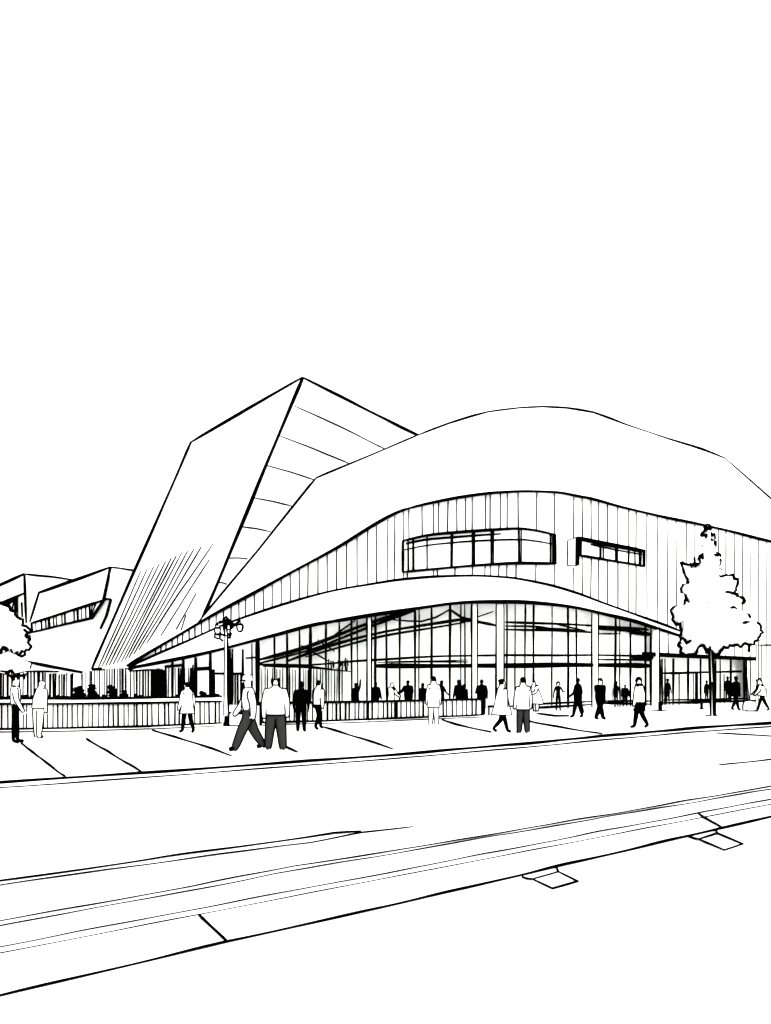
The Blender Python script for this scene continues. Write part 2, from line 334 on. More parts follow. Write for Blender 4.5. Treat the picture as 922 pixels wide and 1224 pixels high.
# inside: floor, back wall, curtains
bx_ = rng(300, 800, 30); mb = MB(); 
mb.grid([[at(x, cbot(min(max(x, 300), 805))-14, Yf(x)+.5) for x in bx_], [at(x, HZ+F*CH/(Yf(x)+1.45), Yf(x)+1.45) for x in bx_]]); mb.grid([[at(x, cbot(min(max(x, 300), 805))-7, Yf(x)+.05) for x in bx_], [at(x, cbot(min(max(x, 300), 805))-7, Yf(x)+.6) for x in bx_]]); mb.build('back_wall', WHITE, hall)  # ceiling strip added to bounce light; wall tilted towards the glass to brighten it
for i, x in enumerate([313, 317, 320, 326, 331, 335, 338, 346, 350, 353, 363, 366, 369, 375, 379, 383, 386, 393, 396, 400, 403, 409]):
    m = MB(); m.ink([at(x, 797+random.uniform(0, 4), Yf(x)+.25), at(x, 842, Yf(x)+.25)], random.choice((.3, .7, 1.3)), .3); m.build('curtain_rod', [INK, INK], hall)
for i in range(15):
    if i == 0: hatch = MB()
    x = random.uniform(393, 419); hatch.ink([at(x, random.uniform(786, 792), Yf(x)+.6), at(x+random.uniform(-1, 1), random.uniform(796, 802), Yf(x)+.6)], .7, .2)
hatch.build('hanging_panel', [INK, INK], hall)
# columns
for x, wp, bt in ((441.5, 4.6, 0), (567.5, 6, 0), (598, 8.6, 0), (711.5, 7, 0), (783.5, 9, 0)):
    Y = Yf(x)-.12; r = .46*wp*Y/F; c = at(x, HZ+F*CH/Y, Y); top = at(x, cbot(x)-2, Y).z
    m = MB(); m.lathe((c.x, c.y, 0), [(r, 0), (r, top)], 0, 20)
    th = math.atan2(c.x, c.y)
    for s, wd in ((-1, 3 if x < 600 else 2.4), (1, 2)):
        m.ink([Vector((c.x+s*r*math.cos(th), c.y-s*r*math.sin(th), z)) for z in (0, top)], wd*(1.5 if x in (783.5,) and s < 0 else 1), .2)
    m.build('column', WHITE, hall, True)
# sills along the foot of the glass
trans([(600, 849), (660, 845.2), (707, 842.5)], 2, -.5, 'sill', hall); trans([(604, 845), (660, 841), (707, 838.5)], 1.6, -.3, 'sill', hall)
trans([(716, 840.5), (777, 842)], 2, -.3, 'sill', hall); trans([(722, 837.5), (777, 838)], 1.6, -.1, 'sill', hall)
# side entrance
en = MB(); 
en.box(at(842, 785, Yf(842)-.4), (abs(at(897, 785, Yf(897)).x-at(789, 785, Yf(789)).x)/math.cos(math.atan2(11, 8.4)*.97)*.985, .25, .3), 1, math.atan2(Yf(897)-Yf(789), at(897, 785, Yf(897)).x-at(789, 785, Yf(789)).x))
en = en.build('entrance', WHITE, hall)
mb = MB(); mb.grid([[at(x, 786, Yf(x)) for x in rng(789, 897, 8)], [at(x, base(x), Yf(x)) for x in rng(789, 897, 8)]]); mb.build('pane', [GLASS], en)
mb = MB(); mb.grid([[at(x, 770, Yf(x)+2) for x in rng(780, 912, 8)], [at(x, HZ+F*CH/(Yf(x)+2), Yf(x)+2) for x in rng(770, 925, 8)]]); mb.build('back_wall', WHITE, en)
for x, wd, t0 in ((792, 2, 787), (795, 1, 787), (805, 2.2, 787), (812, .8, 805), (823, 2.4, 787), (829, .9, 805), (832, 1, 805), (834, 1.4, 805), (838, 2.2, 787), (856, 1, 787), (861, .9, 787), (866, .8, 805), (874, 2.4, 787), (890, 3, 787), (893, 1, 787), (897, 1, 790)):
    m = MB(); m.ink([at(x, t0, Yf(x)-.03), at(x, base(x), Yf(x)-.03)], wd, .3); m.build('mullion', [INK, INK], en)
trans([(793, 804.5), (886, 803)], 2, -.06, 'transom', en); trans([(793, 840), (895, 838)], 2.2, -.2, 'sill', en); trans([(793, 837), (895, 835)], 1.4, -.1, 'sill', en)

# ================================================================== THE LEANING TOWER BEHIND
A = at(229, 528.5, 68); B = at(362, 451, 63); D = at(110, 800, 64)
n = (A-D).cross(B-D).normalized(); n = n if n.dot(CAM-D) > 0 else -n
fp = lambda x, y: plane_at(x, y, D, n)
Cc = fp(219, 797)
tower = thing('leaning_tower', 'tall white slab tower leaning right behind the curved roof', 'building', (D.x+6, D.y, 2.6))
mb = MB(); mb.poly([D, A, B, Cc])
mb.ink([D, A], 3.9); mb.ink([A, B], 3.9); mb.ink([B, fp(240, 745)], 3.4); mb.ink([fp(240, 745), Cc], 2); mb.ink([D, fp(130, 799), fp(155, 796)], 3)
T = [(188, 528), (203, 522), (218, 518), (232, 512), (248, 505), (262, 498), (275, 492), (290, 483), (303, 480), (320, 475), (337, 470), (368, 460), (358, 502), (325, 585), (300, 640)]
Bt = [(80, 770), (90, 769), (99, 768), (108, 766), (118, 764), (127, 761), (137, 757), (147, 752), (157, 747), (168, 738), (182, 728), (200, 712), (236, 692), (275, 676), (288, 678)]
for i, (a, b) in enumerate(zip(T, Bt)):
    pa = (80+a[0]/2.095, 430+a[1]/2.095); pb = (80+b[0]/2.095, 430+b[1]/2.095)
    mb.ink([fp(*pa)+n*.06, fp((pa[0]+pb[0])/2+random.uniform(-1, 1), (pa[1]+pb[1])/2)+n*.06, fp(*pb)+n*.06], .9, .5)
mb.build('front_panel', CLAD, tower)
S = at(540, 541, 100); sp_ = B+(S-B); n2 = (S-B).cross(Cc-B).normalized(); sp = lambda x, y: plane_at(x, y, B, n2)
low = Cc+(S-B)
mb = MB(); mb.poly([B, S, Vector((low.x, low.y, max(low.z, 2))), Cc]); mb.ink([B, sp(500, 520.5), S], 2.8)
for a, b in (((570, 115), (795, 222)), ((533, 190), (707, 260)), ((500, 265), (618, 300)), ((467, 345), (562, 366)), ((438, 418), (510, 430)), ((402, 497), (452, 498)), ((378, 558), (400, 562))):
    mb.ink([sp(80+a[0]/2.095, 430+a[1]/2.095), sp((a[0]+b[0]+2)/4.19+80, (a[1]+b[1]-3)/4.19+430), sp(80+b[0]/2.095, 430+b[1]/2.095)], 1.1, .3)
mb.build('side_panel', CLAD, tower)
A2 = A+(S-B); D2 = D+(S-B)
mb = MB(); mb.poly([A, A2, S, B]); mb.build('roof', CLAD, tower)
mb = MB(); mb.poly([D, D2, A2, A]); mb.poly([D, Cc, low, D2]); mb.poly([S, A2, D2, low]); mb.build('wall', CLAD, tower)

# ================================================================== BUILDINGS AT THE LEFT
def away(p, d): return p+Vector((p.x*d/p.y, d, (p.z-CH)*0))
bl = thing('angular_building', 'low angular white building with a slanting strip window beside the leaning tower', 'building', at(80, HZ+F*CH/72, 72))
p0 = at(132, 678, 70); p1 = at(47, 708.5, 74); p2 = at(36, 743.5, 74); n3 = None
w0 = at(124, 717.5, 70.6)
mb = MB(); mb.poly([p0, p1, p2, at(37.7, 744.5, 74), w0]); 
mb.ink([p2, p1, p0], 3); mb.ink([p0, w0], 2.8)
lw = [at(37.7, 744.5, 74), at(38.6, 756, 73.5), at(34, 791, 73), at(65, 797.5, 72), at(97, 803.8, 70), at(104, 803.5, 70), at(112, 800, 70), at(132, 752, 70), at(132, 717, 70), w0]
mb.poly(lw); mb.ink(lw[2:7], 2.8); mb.build('front_wall', CLAD, bl)
mb = MB(); r0 = at(170, 683, 84); mb.poly([p0, r0, at(170, 800, 84), at(112, 800, 70.05), at(132, 752, 70.05)]); mb.ink([p0, r0], 1.6); mb.build('side_wall', CLAD, bl)
mb = MB(); bk = [Vector((r0.x-10, r0.y+8, p1.z-1)), Vector((p1.x-6, p1.y+16, p1.z-1.0))]; mb.poly([p0, p1, bk[1], bk[0], r0]); mb.build('roof', CLAD, bl)
mb = MB(); wq = [at(37.7, 744.5, 73), at(124, 717.8, 69.6), at(109.6, 739, 69.6), at(38.6, 755.5, 73)]
mb.ink(wq+[wq[0]], 2.8, .5); wn = mb.build('window', [INK, INK], bl)
mb = MB(); mb.poly([v+Vector((0, .15, 0)) for v in wq]); mb.build('pane', WHITE, wn)
for k, wd in ((.06, 1), (.14, 2), (.2, 2.4), (.25, 3.2), (.31, 1.4), (.35, 1.2), (.43, 2), (.47, 2.2), (.6, 2.4), (.65, 3), (.7, 1.2), (.76, 1.8), (.81, 2.6), (.86, 1.6), (.9, 1.4)):
    m = MB(); a = wq[0].lerp(wq[1], k); b = wq[3].lerp(wq[2], min(.97, k*1.2)); m.ink([a+Vector((0, -.02, 0)), b+Vector((0, -.02, 0))], wd*.7-.2, .3); m.build('mullion', [INK, INK], wn)
mb = MB(); hq = [at(38, 746.5, 73.6), at(128, 716, 69.9), at(133, 716, 69.8)]; mb.ink(hq, 2.2); mb.ink([hq[2], at(127, 737, 69.8), at(120, 752, 69.8)], 2.4); mb.ink([at(124, 718, 70), at(110, 738, 70)], 2.4)
mb.build('window_hood', [INK, INK], bl)
b0_ = thing('flat_roofed_building', 'white flat-roofed block half hidden by the tree at the left edge', 'building', at(0, HZ+F*CH/80, 80))
c0 = at(28.8, 686, 80); c1 = at(31.4, 800, 80); e0 = at(-50, 722, 84); e1 = at(-50, 800, 84)
mb = MB(); mb.poly([c0, e0, e1, c1]); mb.ink([at(-40, 717, 83.3), c0], 3); mb.ink([c0, at(31.4, 744.5, 80)], 2.6); mb.ink([at(-20, 729, 81.9), at(28.8, 709, 79.9)], 2.6); mb.build('front_wall', CLAD, b0_)
mb = MB(); s0 = at(100, 695, 98); mb.poly([c0, s0, at(100, 800, 98), c1]); mb.ink([c0, at(60, 689.5, 87), s0], 1.8); mb.build('side_wall', CLAD, b0_)
mb = MB(); mb.poly([c0, s0, Vector((e0.x, e0.y+20, e0.z-.5)), e0]); mb.build('roof', CLAD, b0_)
mb = MB(); wq = [at(0, 724, 81.3), at(20, 714.5, 80.3), at(20, 735, 80.3), at(0, 730, 81.3)]; mb.ink(wq+[wq[0]], 2.4)
for a, b, wd in (((4, 722), (9, 732), 2.4), ((10, 719), (13, 733), 2), ((17, 717), (14, 731), 1.4), ((19, 714), (19, 736), 3.4), ((26, 720), (27, 738), 1.6), ((2, 724), (18, 732), 2), ((6, 727), (16, 718), 1.4)): mb.ink([at(*a, 80.1), at(*b, 80.1)], wd)
wn = mb.build('window', [INK, INK], b0_); mb = MB(); mb.poly([v+Vector((0, .1, 0)) for v in wq]); mb.build('pane', WHITE, wn)
# glazed ground floor
pav = thing('glazed_ground_floor', 'long low glazed ground floor with dark bars under the leaning tower', 'building', at(150, HZ+F*CH/58, 58))
Yp = pchip([(-60, 75), (90, 72), (115, 65), (150, 57.5), (240, 54), (309, 51.6)]); pt = pchip([(-60, 799), (34, 800), (60, 803), (97, 804), (110, 801), (154, 798), (220, 786), (271, 774.5), (309, 765)])
mb = MB(); xs = rng(-60, 307, 40); mb.grid([[at(x, pt(x)-2, Yp(x)) for x in xs], [at(x, HZ+F*CH/Yp(x), Yp(x)) for x in xs]]); mb.build('wall', WHITE, pav)
def bar(x, wd, y0=None, y1=None, name='bar', Yo=.05):
    m = MB(); y0 = pt(x) if y0 is None else y0; y1 = HZ+F*CH/Yp(x) if y1 is None else y1
    m.ink([at(x, y0, Yp(x)-Yo), at(x+random.uniform(-.5, .5), y1, Yp(x)-Yo)], wd, .3); m.build(name, [INK, INK], pav)
bl_ = [(-6, 2), (1, 2.4), (4, 1), (9, 2.4), (14, 1.4), (23, 1.6), (28, 1), (33, 1.6), (37, 1), (41, 1.2), (46, 3), (51, 2), (54, 1), (60, 2), (64, 2.8), (66.5, 1.2), (71, 1.6), (74, 1), (77, 2.2), (80, 1), (85, 1.4), (87, 1.8), (99, 3.6), (103, 1), (108, 1.4), (110, 2.4)]
for x, wd in bl_: bar(x, wd, max(pt(x), 801)+random.uniform(0, 3))
x = 113
while x < 149: bar(x, random.choice((.8, 1, 1.2, 1.8, 2.2))); x += random.uniform(2.2, 3.4)
bar(150.5, 1.8)
x = 156
while x < 235:
    dark = 180 < x < 196 or 211 < x < 218 or 226 < x < 231
    bar(x, random.choice((1, 2) if dark else (.5, .8, 1.6)), 801 if x < 196 else 796+random.uniform(-2, 3)); x += random.uniform(2, 3) if dark else random.uniform(2.8, 4.6)
for x, wd, y0 in ((184, 2.5, 800), (189, 3.5, 799), (206, 3, 788), (219, 3, 787), (234, 3.4, 786), (251.5, 4, 779), (275, 3, 776), (278, 2, 776), (272, 1, 778), (281, 1, 806), (284, 1.4, 806), (288, 1, 806), (290.5, 2.6, 776), (293, 1.2, 806), (301, 1.2, 770), (255.5, 4.4, 800)): bar(x, wd, y0)
def ptr(pts, wd):
    m = MB(); m.ink([at(x, y, Yp(x)-.07) for x, y in pts], wd, .4); m.build('transom', [INK, INK], pav)
for p, wd in (([(155, 802), (176, 801), (194, 800.5)], 1.6), ([(197, 797), (218, 795)], 2), ([(236, 800), (250, 799)], 3), ([(258, 805), (291, 805)], 1.8), ([(294, 787), (307, 786)], 1.4), ([(30, 802), (70, 803)], 1.4), ([(110, 801), (154, 799)], 2.4), ([(154, 800), (205, 790)], 3), ([(240, 832), (262, 831)], 2)): ptr(p, wd)

# ================================================================== RAILINGS
def railing(label, pts, zt, cap, spacing, bal_w, posts, zb=.12, group='railings along the terrace', plinth=True):
    """pts: plan points (pixel column, pixel row of the foot)"""
    P = [gr(x, y) for x, y in pts]; th = thing('railing', label, 'railing', P[0].lerp(P[-1], .5), group)
    U = lambda z: [p+Vector((0, 0, z)) for p in P]
    m = MB()
    for a, b in zip(U(zt-cap[0]/2), U(zt-cap[0]/2)[1:]):
        d = b-a; m.box((a+b)/2, (d.length, .12, cap[0]), cap[1], math.atan2(d.y, d.x))
    if cap[1] == 0:
        for z, wd in ((zt, 2.2), (zt-cap[0], 2)): m.ink([p-Vector((0, .07, 0)) for p in U(z)], wd, .3)
    m.build('top_rail', WHITE, th)
    m = MB()
    for a, b in zip(P, P[1:]):
        d = b-a; m.box((a+b)/2+Vector((0, 0, zb/2)), (d.length, .16, zb), 0, math.atan2(d.y, d.x))
    m.ink([p-Vector((0, .09, 0)) for p in U(zb)], 1.9, .3); m.ink([p-Vector((0, .09, 0)) for p in U(.01)], 1.6, .3)
    m.build('kerb', WHITE, th)
    for a, b, (xa, _), (xb, _) in zip(P, P[1:], pts, pts[1:]):
        n = max(1, int((xb-xa)/spacing))
        for i in range(n):
            q = a.lerp(b, (i+random.uniform(.3, .7))/n); m = MB(); m.ink([q+Vector((0, -.03, zb)), q+Vector((random.uniform(-.015, .015), -.03, zt-cap[0]))], random.choice(bal_w), .3)
            m.build('baluster', [INK, INK], th)
    for x in posts:
        for (xa, ya), (xb, yb) in zip(pts, pts[1:]):
            if xa <= x <= xb:
                q = gr(x, ya+(yb-ya)*(x-xa)/(xb-xa)); m = MB(); m.box(q+Vector((0, -.02, zt/2)), (.11, .11, zt), 0); m.build('post', [INK], th)
    m = MB(); m.grid([[p+Vector((0, .06, zb)) for p in P], [p+Vector((0, .06, zt-cap[0])) for p in P]]); m.build('backing_panel', WHITE, th)
    return th
railing('long railing with a broad pale cap and dark bars, left of the lamp post', [(-40, 877), (0, 875.8), (90, 874.5), (180, 872), (266, 868)], 1.08, (.17, 0), 5.9, (.6, .9, 1.2), [])
railing('terrace railing with black handrail and close dark bars before the glass front', [(312, 867.5), (360, 866), (443, 863.5), (520, 860), (578, 857.5)], .88, (.1, 1), 5.3, (.6, .9, 1.3), [312, 440, 473, 577])
# short return of the terrace railing
th = thing('bench', 'low slatted bench at the end of the terrace railing', 'bench', gr(594, 855))
m = MB(); q = gr(594, 855); m.box(q+Vector((0, 0, .44)), (.9, .35, .07)); m.ink([q+Vector((-.45, -.18, .44)), q+Vector((.45, -.18, .44))], 2.4); m.build('seat', WHITE, th)
for s in (-.38, .38):
    m = MB(); m.box(q+Vector((s, 0, .2)), (.06, .3, .4), 0); m.build('leg', [INK], th)

# dark plants behind the left railing
def shrub(px, wpx, y0, y1, label):
    Y = 30.5; c = gr(px, HZ+F*CH/Y); r = .5*wpx*Y/F; zt = CH+(HZ-y0)*Y/F; zb = .0
    m = MB()
    for i in range(150):
        a = random.uniform(0, 6.28); k = random.random()**.5; z = random.uniform(.1, 1)
        rr = r*k*(1-z*z*.7); p = Vector((c.x+rr*math.cos(a), c.y+rr*math.sin(a), zt*(.35+.62*z)))
        s = random.uniform(.06, .12); M = Matrix.Rotation(random.uniform(0, 6), 3, 'Z') @ Matrix.Rotation(random.uniform(0, 3), 3, 'X')
        m.ball(p, (s, s*.7, s*.35), 0, 6, M)
    m.tube([Vector((c.x, c.y, 0)), Vector((c.x+.02, c.y, zt*.6))], [.03, .02], 0)
    tag(m.build('shrub', [INK], None, False, Vector((c.x, c.y, 0))), label, 'shrub', 'dark shrubs behind the railing')
shrub(94, 17, 819, 835, 'dark shrub behind the left railing, left of the pale pillar')
shrub(110, 14, 817, 835, 'dark shrub behind the left railing, just below the leaning tower corner')
shrub(134, 17, 819, 835, 'broad round dark shrub behind the left railing')
shrub(149, 10, 825, 835, 'smallest dark shrub behind the left railing')
shrub(243, 13, 826, 835, 'low dark shrub behind the railing beside the lamp post')
m = MB(); x = -4
while x < 262:
    if random.random() < .7: p = at(x, 833+random.uniform(-1.5, 1.5), 30); m.ball(p, (random.uniform(.06, .16), .08, random.uniform(.05, .1)), 0, 6)
    x += random.uniform(3, 6)
m.ink([at(-30, 834.5, 29.6), at(266, 834.5, 29.6)], 2.4, .5)
o = m.build('ground_cover', [INK]); o['kind'] = 'stuff'; o['label'] = 'low dark planting along the top of the left railing'; o['category'] = 'planting'

# ================================================================== LAMP POST, PLINTH, POSTS
q = gr(270.5, 868); Y = q.y; u = Y/F
lamp = thing('street_lamp', 'ornate street lamp with hanging lanterns on a slender pale pole', 'street lamp', q)
Z = lambda y: CH+(HZ-y)*u
m = MB(); m.lathe(q, [(.13, 0), (.13, .1), (.085, .16), (.07, .38)], 0, 12); m.build('base', [INK], lamp)
m = MB(); m.lathe(q, [(.085, .38), (.06, 1.2), (.045, Z(770)), (.035, Z(752))], 0, 14)
for s, wd in ((-1, 1.5), (1, 2.4)): m.ink([q+Vector((s*.085, -.01, .38)), q+Vector((s*.06, -.01, 1.2)), q+Vector((s*.045, -.01, Z(770))), q+Vector((s*.035, -.01, Z(752)))], wd, .3)
m.build('pole', WHITE, lamp, True)
m = MB(); X = lambda px: (px-270.5)*u
def V3(px, py, dy=0): return q+Vector((X(px), dy, Z(py)))
for a in ([(270, 764), (268, 750), (270, 741), (276, 743), (279, 748), (272, 752)], [(270, 745), (264, 742), (258, 747), (261, 752)], [(270, 748), (277, 751), (280, 748), (284, 745), (288, 741)], [(262, 757), (270, 760), (276, 757)], [(262, 744), (273, 741), (278, 746)], [(266, 742), (270, 738), (274, 743)], [(264, 755), (263, 763), (267, 766)], [(272, 752), (276, 758), (274, 764)], [(258, 756), (257, 762), (262, 764)], [(266, 747), (280, 746)], [(283, 745), (290, 751)]):
    m.ink([V3(*p) for p in a], 2.4, .6)
m.ball(V3(270, 743), (.14, .14, .07), 0); m.ball(V3(276, 747), (.08, .08, .05), 0)
m.build('arm', [INK, INK], lamp)
for lx, ly, sc_ in ((260.5, 752, .66), (273.5, 753.5, .45), (287, 748, .7)):
    g = MB(); g.lathe(V3(lx, ly+10*sc_), [(.05, 0), (.13*sc_, .1), (.15*sc_, .22), (.1*sc_, .31)], 0, 12)
    for s in (-1, 1): g.ink([V3(lx, ly+10*sc_)+Vector((s*r_, -.02, z)) for r_, z in ((.05, 0), (.13*sc_, .1), (.15*sc_, .22), (.1*sc_, .31))], 2.2, .5)
    g.ink([V3(lx-1.5, ly+10*sc_, -.05), V3(lx+2, ly+10*sc_, -.05)], 2)
    lt = g.build('lantern', WHITE, lamp); g = MB(); g.lathe(V3(lx, ly), [(.2*sc_, 0), (.13*sc_, .07), (.04, .13), (.025, .2)], 0, 12); g.build('lantern_cap', [INK], lt)
q = gr(289, 868.5); m = MB(); m.box(q+Vector((0, .3, .24)), (.95, .5, .48)); 
for z, wd in ((.48, 2.4), (.01, 2.2)): m.ink([q+Vector((-.48, .04, z)), q+Vector((.48, .04, z))], wd)
for s in (-.475, .475): m.ink([q+Vector((s, .04, 0)), q+Vector((s, .04, .48))], 1.8)
tag(m.build('plinth', WHITE, None, False, q), 'low white box plinth at the foot of the lamp post', 'plinth')
q = gr(789.5, 850); u = q.y/F; m = MB(); m.lathe(q, [(.5, 0), (.5, .03), (.12, .06), (.11, .1), (.11, .5), (.05, .56), (.045, 2.85)], 0, 12)
tag(m.build('signpost', [INK], None, False, q), 'slim black post on a round foot beside the right column', 'post')
q = gr(839, 848); m = MB(); m.lathe(q, [(.13, 0), (.13, .05), (.085, .1), (.08, .5), (.1, .54), (.07, .62), (.02, .66)], 0, 12)
tag(m.build('bollard', [INK], None, False, q), 'short black bollard left of the tree trunk', 'bollard')

# ================================================================== TREES
def tree(name, label, Y, outline, strokes, centre, trunk, tw, wd, dk=.55, baseY=None, gaps=()):
    c = at(centre[0], centre[1], Y); base = gr(trunk[0][0], HZ+F*CH/Y)
    t = thing(name, label, 'tree', base)
    O = [at(x, y, Y) for x, y in outline]; n = len(O); R_ = max((p-c).length for p in O)
    Hd = Vector((c.x, c.y, 0)).normalized(); Sm = [sum((O[(i+j) % n] for j in range(-6, 7)), Vector())/13 for i in range(n)]
    m = MB(); rows = []
    for i in range(-5, 6):
        a = math.pi/2*i/5.0; k = max(math.cos(a), .02)
        row = []
        for p in O:
            d = p-c; e = Sm[len(row)]-c; q_ = d.lerp(d*min(1, e.length/max(d.length, 1e-6)), min(1, (1-k)*2.2)); dd = q_.length/R_
            row.append(c+q_*k*(1+R_*dk*math.sin(a)/Y*(i < 0))+Hd*(R_*dk*math.sin(a)*(.6+.4*dd)) if i else p)
        row.append(row[0]); rows.append(row)
    m.grid(rows)
    # leaf clumps stand out of the side and back of the crown
    for k in range(260):
        p = random.choice(O); a = random.uniform(.1, 1.2); d = p-c; q = c+d*math.cos(a)*.97+Hd*(R_*dk*math.sin(a)*(.6+.4*d.length/R_)); s = random.uniform(.08, .16)
        M = Matrix.Rotation(random.uniform(0, 6.3), 3, 'Z') @ Matrix.Rotation(random.uniform(0, 3.1), 3, 'X')
        m.poly([q+M@Vector(v)*s for v in ((0, 1, 0), (.45, 0, .1), (0, -1, 0), (-.45, 0, .1))], 0)
    skip = set(gaps); run = []
    for i in range(n+1):
        if run and (i % n) not in skip: run.append(CAM+((O[i-1]+O[i % n])/2+Vector((random.uniform(-1, 1), 0, random.uniform(-1, 1)))*2.2*Y/F-CAM)*(1-.45/Y))
        if (i % n) in skip:
            if len(run) > 1: m.ink(run, wd, .9, step=3)
            run = []
        else: run.append(CAM+(O[i % n]-CAM)*(1-.45/Y))
    if len(run) > 1: m.ink(run, wd, .9, step=3)
    fy = lambda x, y: Y-R_*dk*.95
    for s in strokes:
        pts = []
        for x, y in s:
            p = at(x, y, Y); e = min((p-o).length for o in O); d = min(.95, e/(.5*R_)); pts.append(at(x, y, Y-R_*dk*max(.12, math.sin(math.acos(max(0, 1-d)))*1.0)))
        m.ink(pts, wd*.85, .7, step=3)
    m.build('crown', LEAF, t)
    m = MB(); T_ = [at(x, y, Y) for x, y in trunk]; T_[0].z = 0; rad = [tw*.62, tw*.5, tw*.45, tw*.25]
    m.tube(T_, rad, 0, 12)
    m.ink([p+Vector((-r*.85, -r*.55, 0)) for p, r in zip(T_, rad)], 2.2, .4); m.ink([p+Vector((r*.8, -r*.6, 0)) for p, r in zip(T_, rad)], 3.2, .4)
    m.ink([T_[0]+Vector((.02, -rad[0], 0)), T_[1]+Vector((.03, -rad[1], 0))], 2)
    m.ink([T_[0]+Vector((-rad[0]*2.6, 0, .0)), T_[0]+Vector((rad[0]*1.6, -.02, 0))], 2.4)
    m.tube([T_[2], T_[2]+Vector((-.5, .1, .6))], [tw*.3, tw*.1], 0, 8); m.tube([T_[2], T_[2]+Vector((.55, -.05, .7))], [tw*.3, tw*.1], 0, 8)
    m.ink([T_[2], T_[2]+Vector((-.28, -.1, .42))], 1.6); m.ink([T_[2]+Vector((.05, 0, -.1)), T_[2]+Vector((.3, -.1, .3))], 1.8)
    m.build('trunk', WHITE, t, True)
    return t
q5 = lambda L: [(740+x/4.08, 600+y/4.08) for x, y in L]
O1 = q5([(435, 108), (447, 130), (440, 150), (455, 168), (466, 152), (460, 185), (472, 210), (465, 225), (480, 248), (497, 256), (480, 270), (497, 285), (478, 310), (502, 325), (485, 350), (500, 366), (530, 358), (560, 356), (565, 378), (586, 378), (582, 400), (574, 430), (562, 446), (580, 468), (600, 468), (614, 484), (600, 500), (585, 518), (600, 535), (620, 543), (640, 558), (645, 582), (668, 592), (685, 593), (690, 625), (704, 635), (688, 650), (682, 670), (660, 676), (645, 692), (612, 686), (592, 707), (565, 697), (540, 700), (512, 708), (497, 730), (475, 745),
         (455, 725), (440, 715), (430, 735), (418, 712), (405, 700), (380, 722), (370, 742), (340, 746), (312, 740), (306, 715), (292, 702), (312, 685), (300, 660), (308, 625), (300, 592), (282, 602), (262, 575), (264, 555), (253, 530), (262, 517), (300, 520), (318, 502), (320, 480), (325, 455), (303, 440), (300, 420), (312, 402), (337, 395), (340, 375), (320, 350), (312, 320), (303, 298), (330, 305), (360, 300), (385, 305), (400, 288), (396, 260), (412, 252), (422, 232), (412, 212), (424, 192), (404, 160), (424, 140)])
S1 = [q5(s) for s in ([(338, 310), (350, 302), (356, 318), (368, 300)], [(370, 270), (376, 315), (388, 300)], [(400, 262), (412, 285), (420, 258), (436, 290)], [(408, 165), (425, 160), (430, 180), (440, 150)], [(415, 205), (425, 228), (436, 222)], [(450, 180), (466, 200), (452, 215)], [(455, 258), (490, 262)],
      [(525, 437), (548, 440), (570, 452)], [(545, 520), (560, 512), (575, 525)], [(606, 592), (630, 588), (640, 580)], [(285, 590), (300, 600), (305, 615)], [(310, 660), (330, 690), (350, 675)], [(325, 455), (338, 482), (345, 488)], [(430, 715), (425, 740)], [(445, 705), (440, 740)], [(480, 745), (495, 730)], [(412, 140), (428, 130), (438, 118), (432, 150)], [(300, 300), (312, 296)], [(640, 690), (635, 730)])]
tree('broadleaf_tree', 'young pale-crowned tree with pointed top and slim trunk at the right', 35.6, O1, S1, (848, 725), [(852, 856), (851, 815), (850, 785), (848, 740)], .2, 2.9, .55, gaps=(27, 28, 44+3, 48))
O2 = [(-70, 760), (-62, 735), (-40, 716), (-18, 712), (0, 721), (8, 724), (12, 730), (18, 732), (20, 738), (27, 741), (26, 748), (33, 751), (36, 757), (33, 760), (37, 764), (34, 768), (38, 772), (35, 777), (30, 779), (27, 784), (22, 781), (19, 785), (13, 782), (9, 776), (5, 773), (1, 780), (-2, 790), (-20, 798), (-50, 796), (-68, 780)]
S2 = [[(28, 752), (33, 756), (30, 762)], [(31, 763), (36, 760), (33, 768)], [(12, 776), (16, 783), (22, 779)], [(24, 782), (27, 778)], [(5, 774), (9, 779)]]
tree('broadleaf_tree', 'round pale tree crown cut off by the left edge of the picture', 21.5, O2, S2, (-16, 755), [(-16, 880), (-16, 840), (-15, 800), (-15, 770)], .2, 3, .6)
# lower leafy spray of the left tree
O3 = [(-20, 800), (-8, 786), (0, 783), (10, 779), (20, 784), (30, 789), (38, 793), (36, 799), (28, 803), (20, 805), (14, 800), (8, 806), (0, 804), (-12, 808)]
m = MB(); c = at(8, 794, 20.6); Ow = [at(x, y, 20.6) for x, y in O3]
rows = []
for i in range(-3, 4):
    a = math.pi/2*i/3; r_ = [c+(p-c)*max(math.cos(a), .03)+Vector((0, .35*math.sin(a), 0)) for p in Ow]; rows.append(r_+[r_[0]])
m.grid(rows); m.ink(Ow[2:4], 2); m.ink(Ow[5:8], 2, 1); m.ink(Ow[8:14], 2.6, 1.4)
for s in ([(0, 803), (8, 804), (14, 812), (20, 806), (26, 809)], [(14, 800), (18, 806), (15, 812)], [(22, 808), (30, 806), (28, 812)], [(6, 806), (12, 802)]): m.ink([at(x, y, 20.2) for x, y in s], 2.6, 1)
tag(m.build('bush', LEAF, None, False, at(8, HZ+F*CH/20.6, 20.6)), 'leafy pale sprig hanging above the person at the left edge', 'plant')

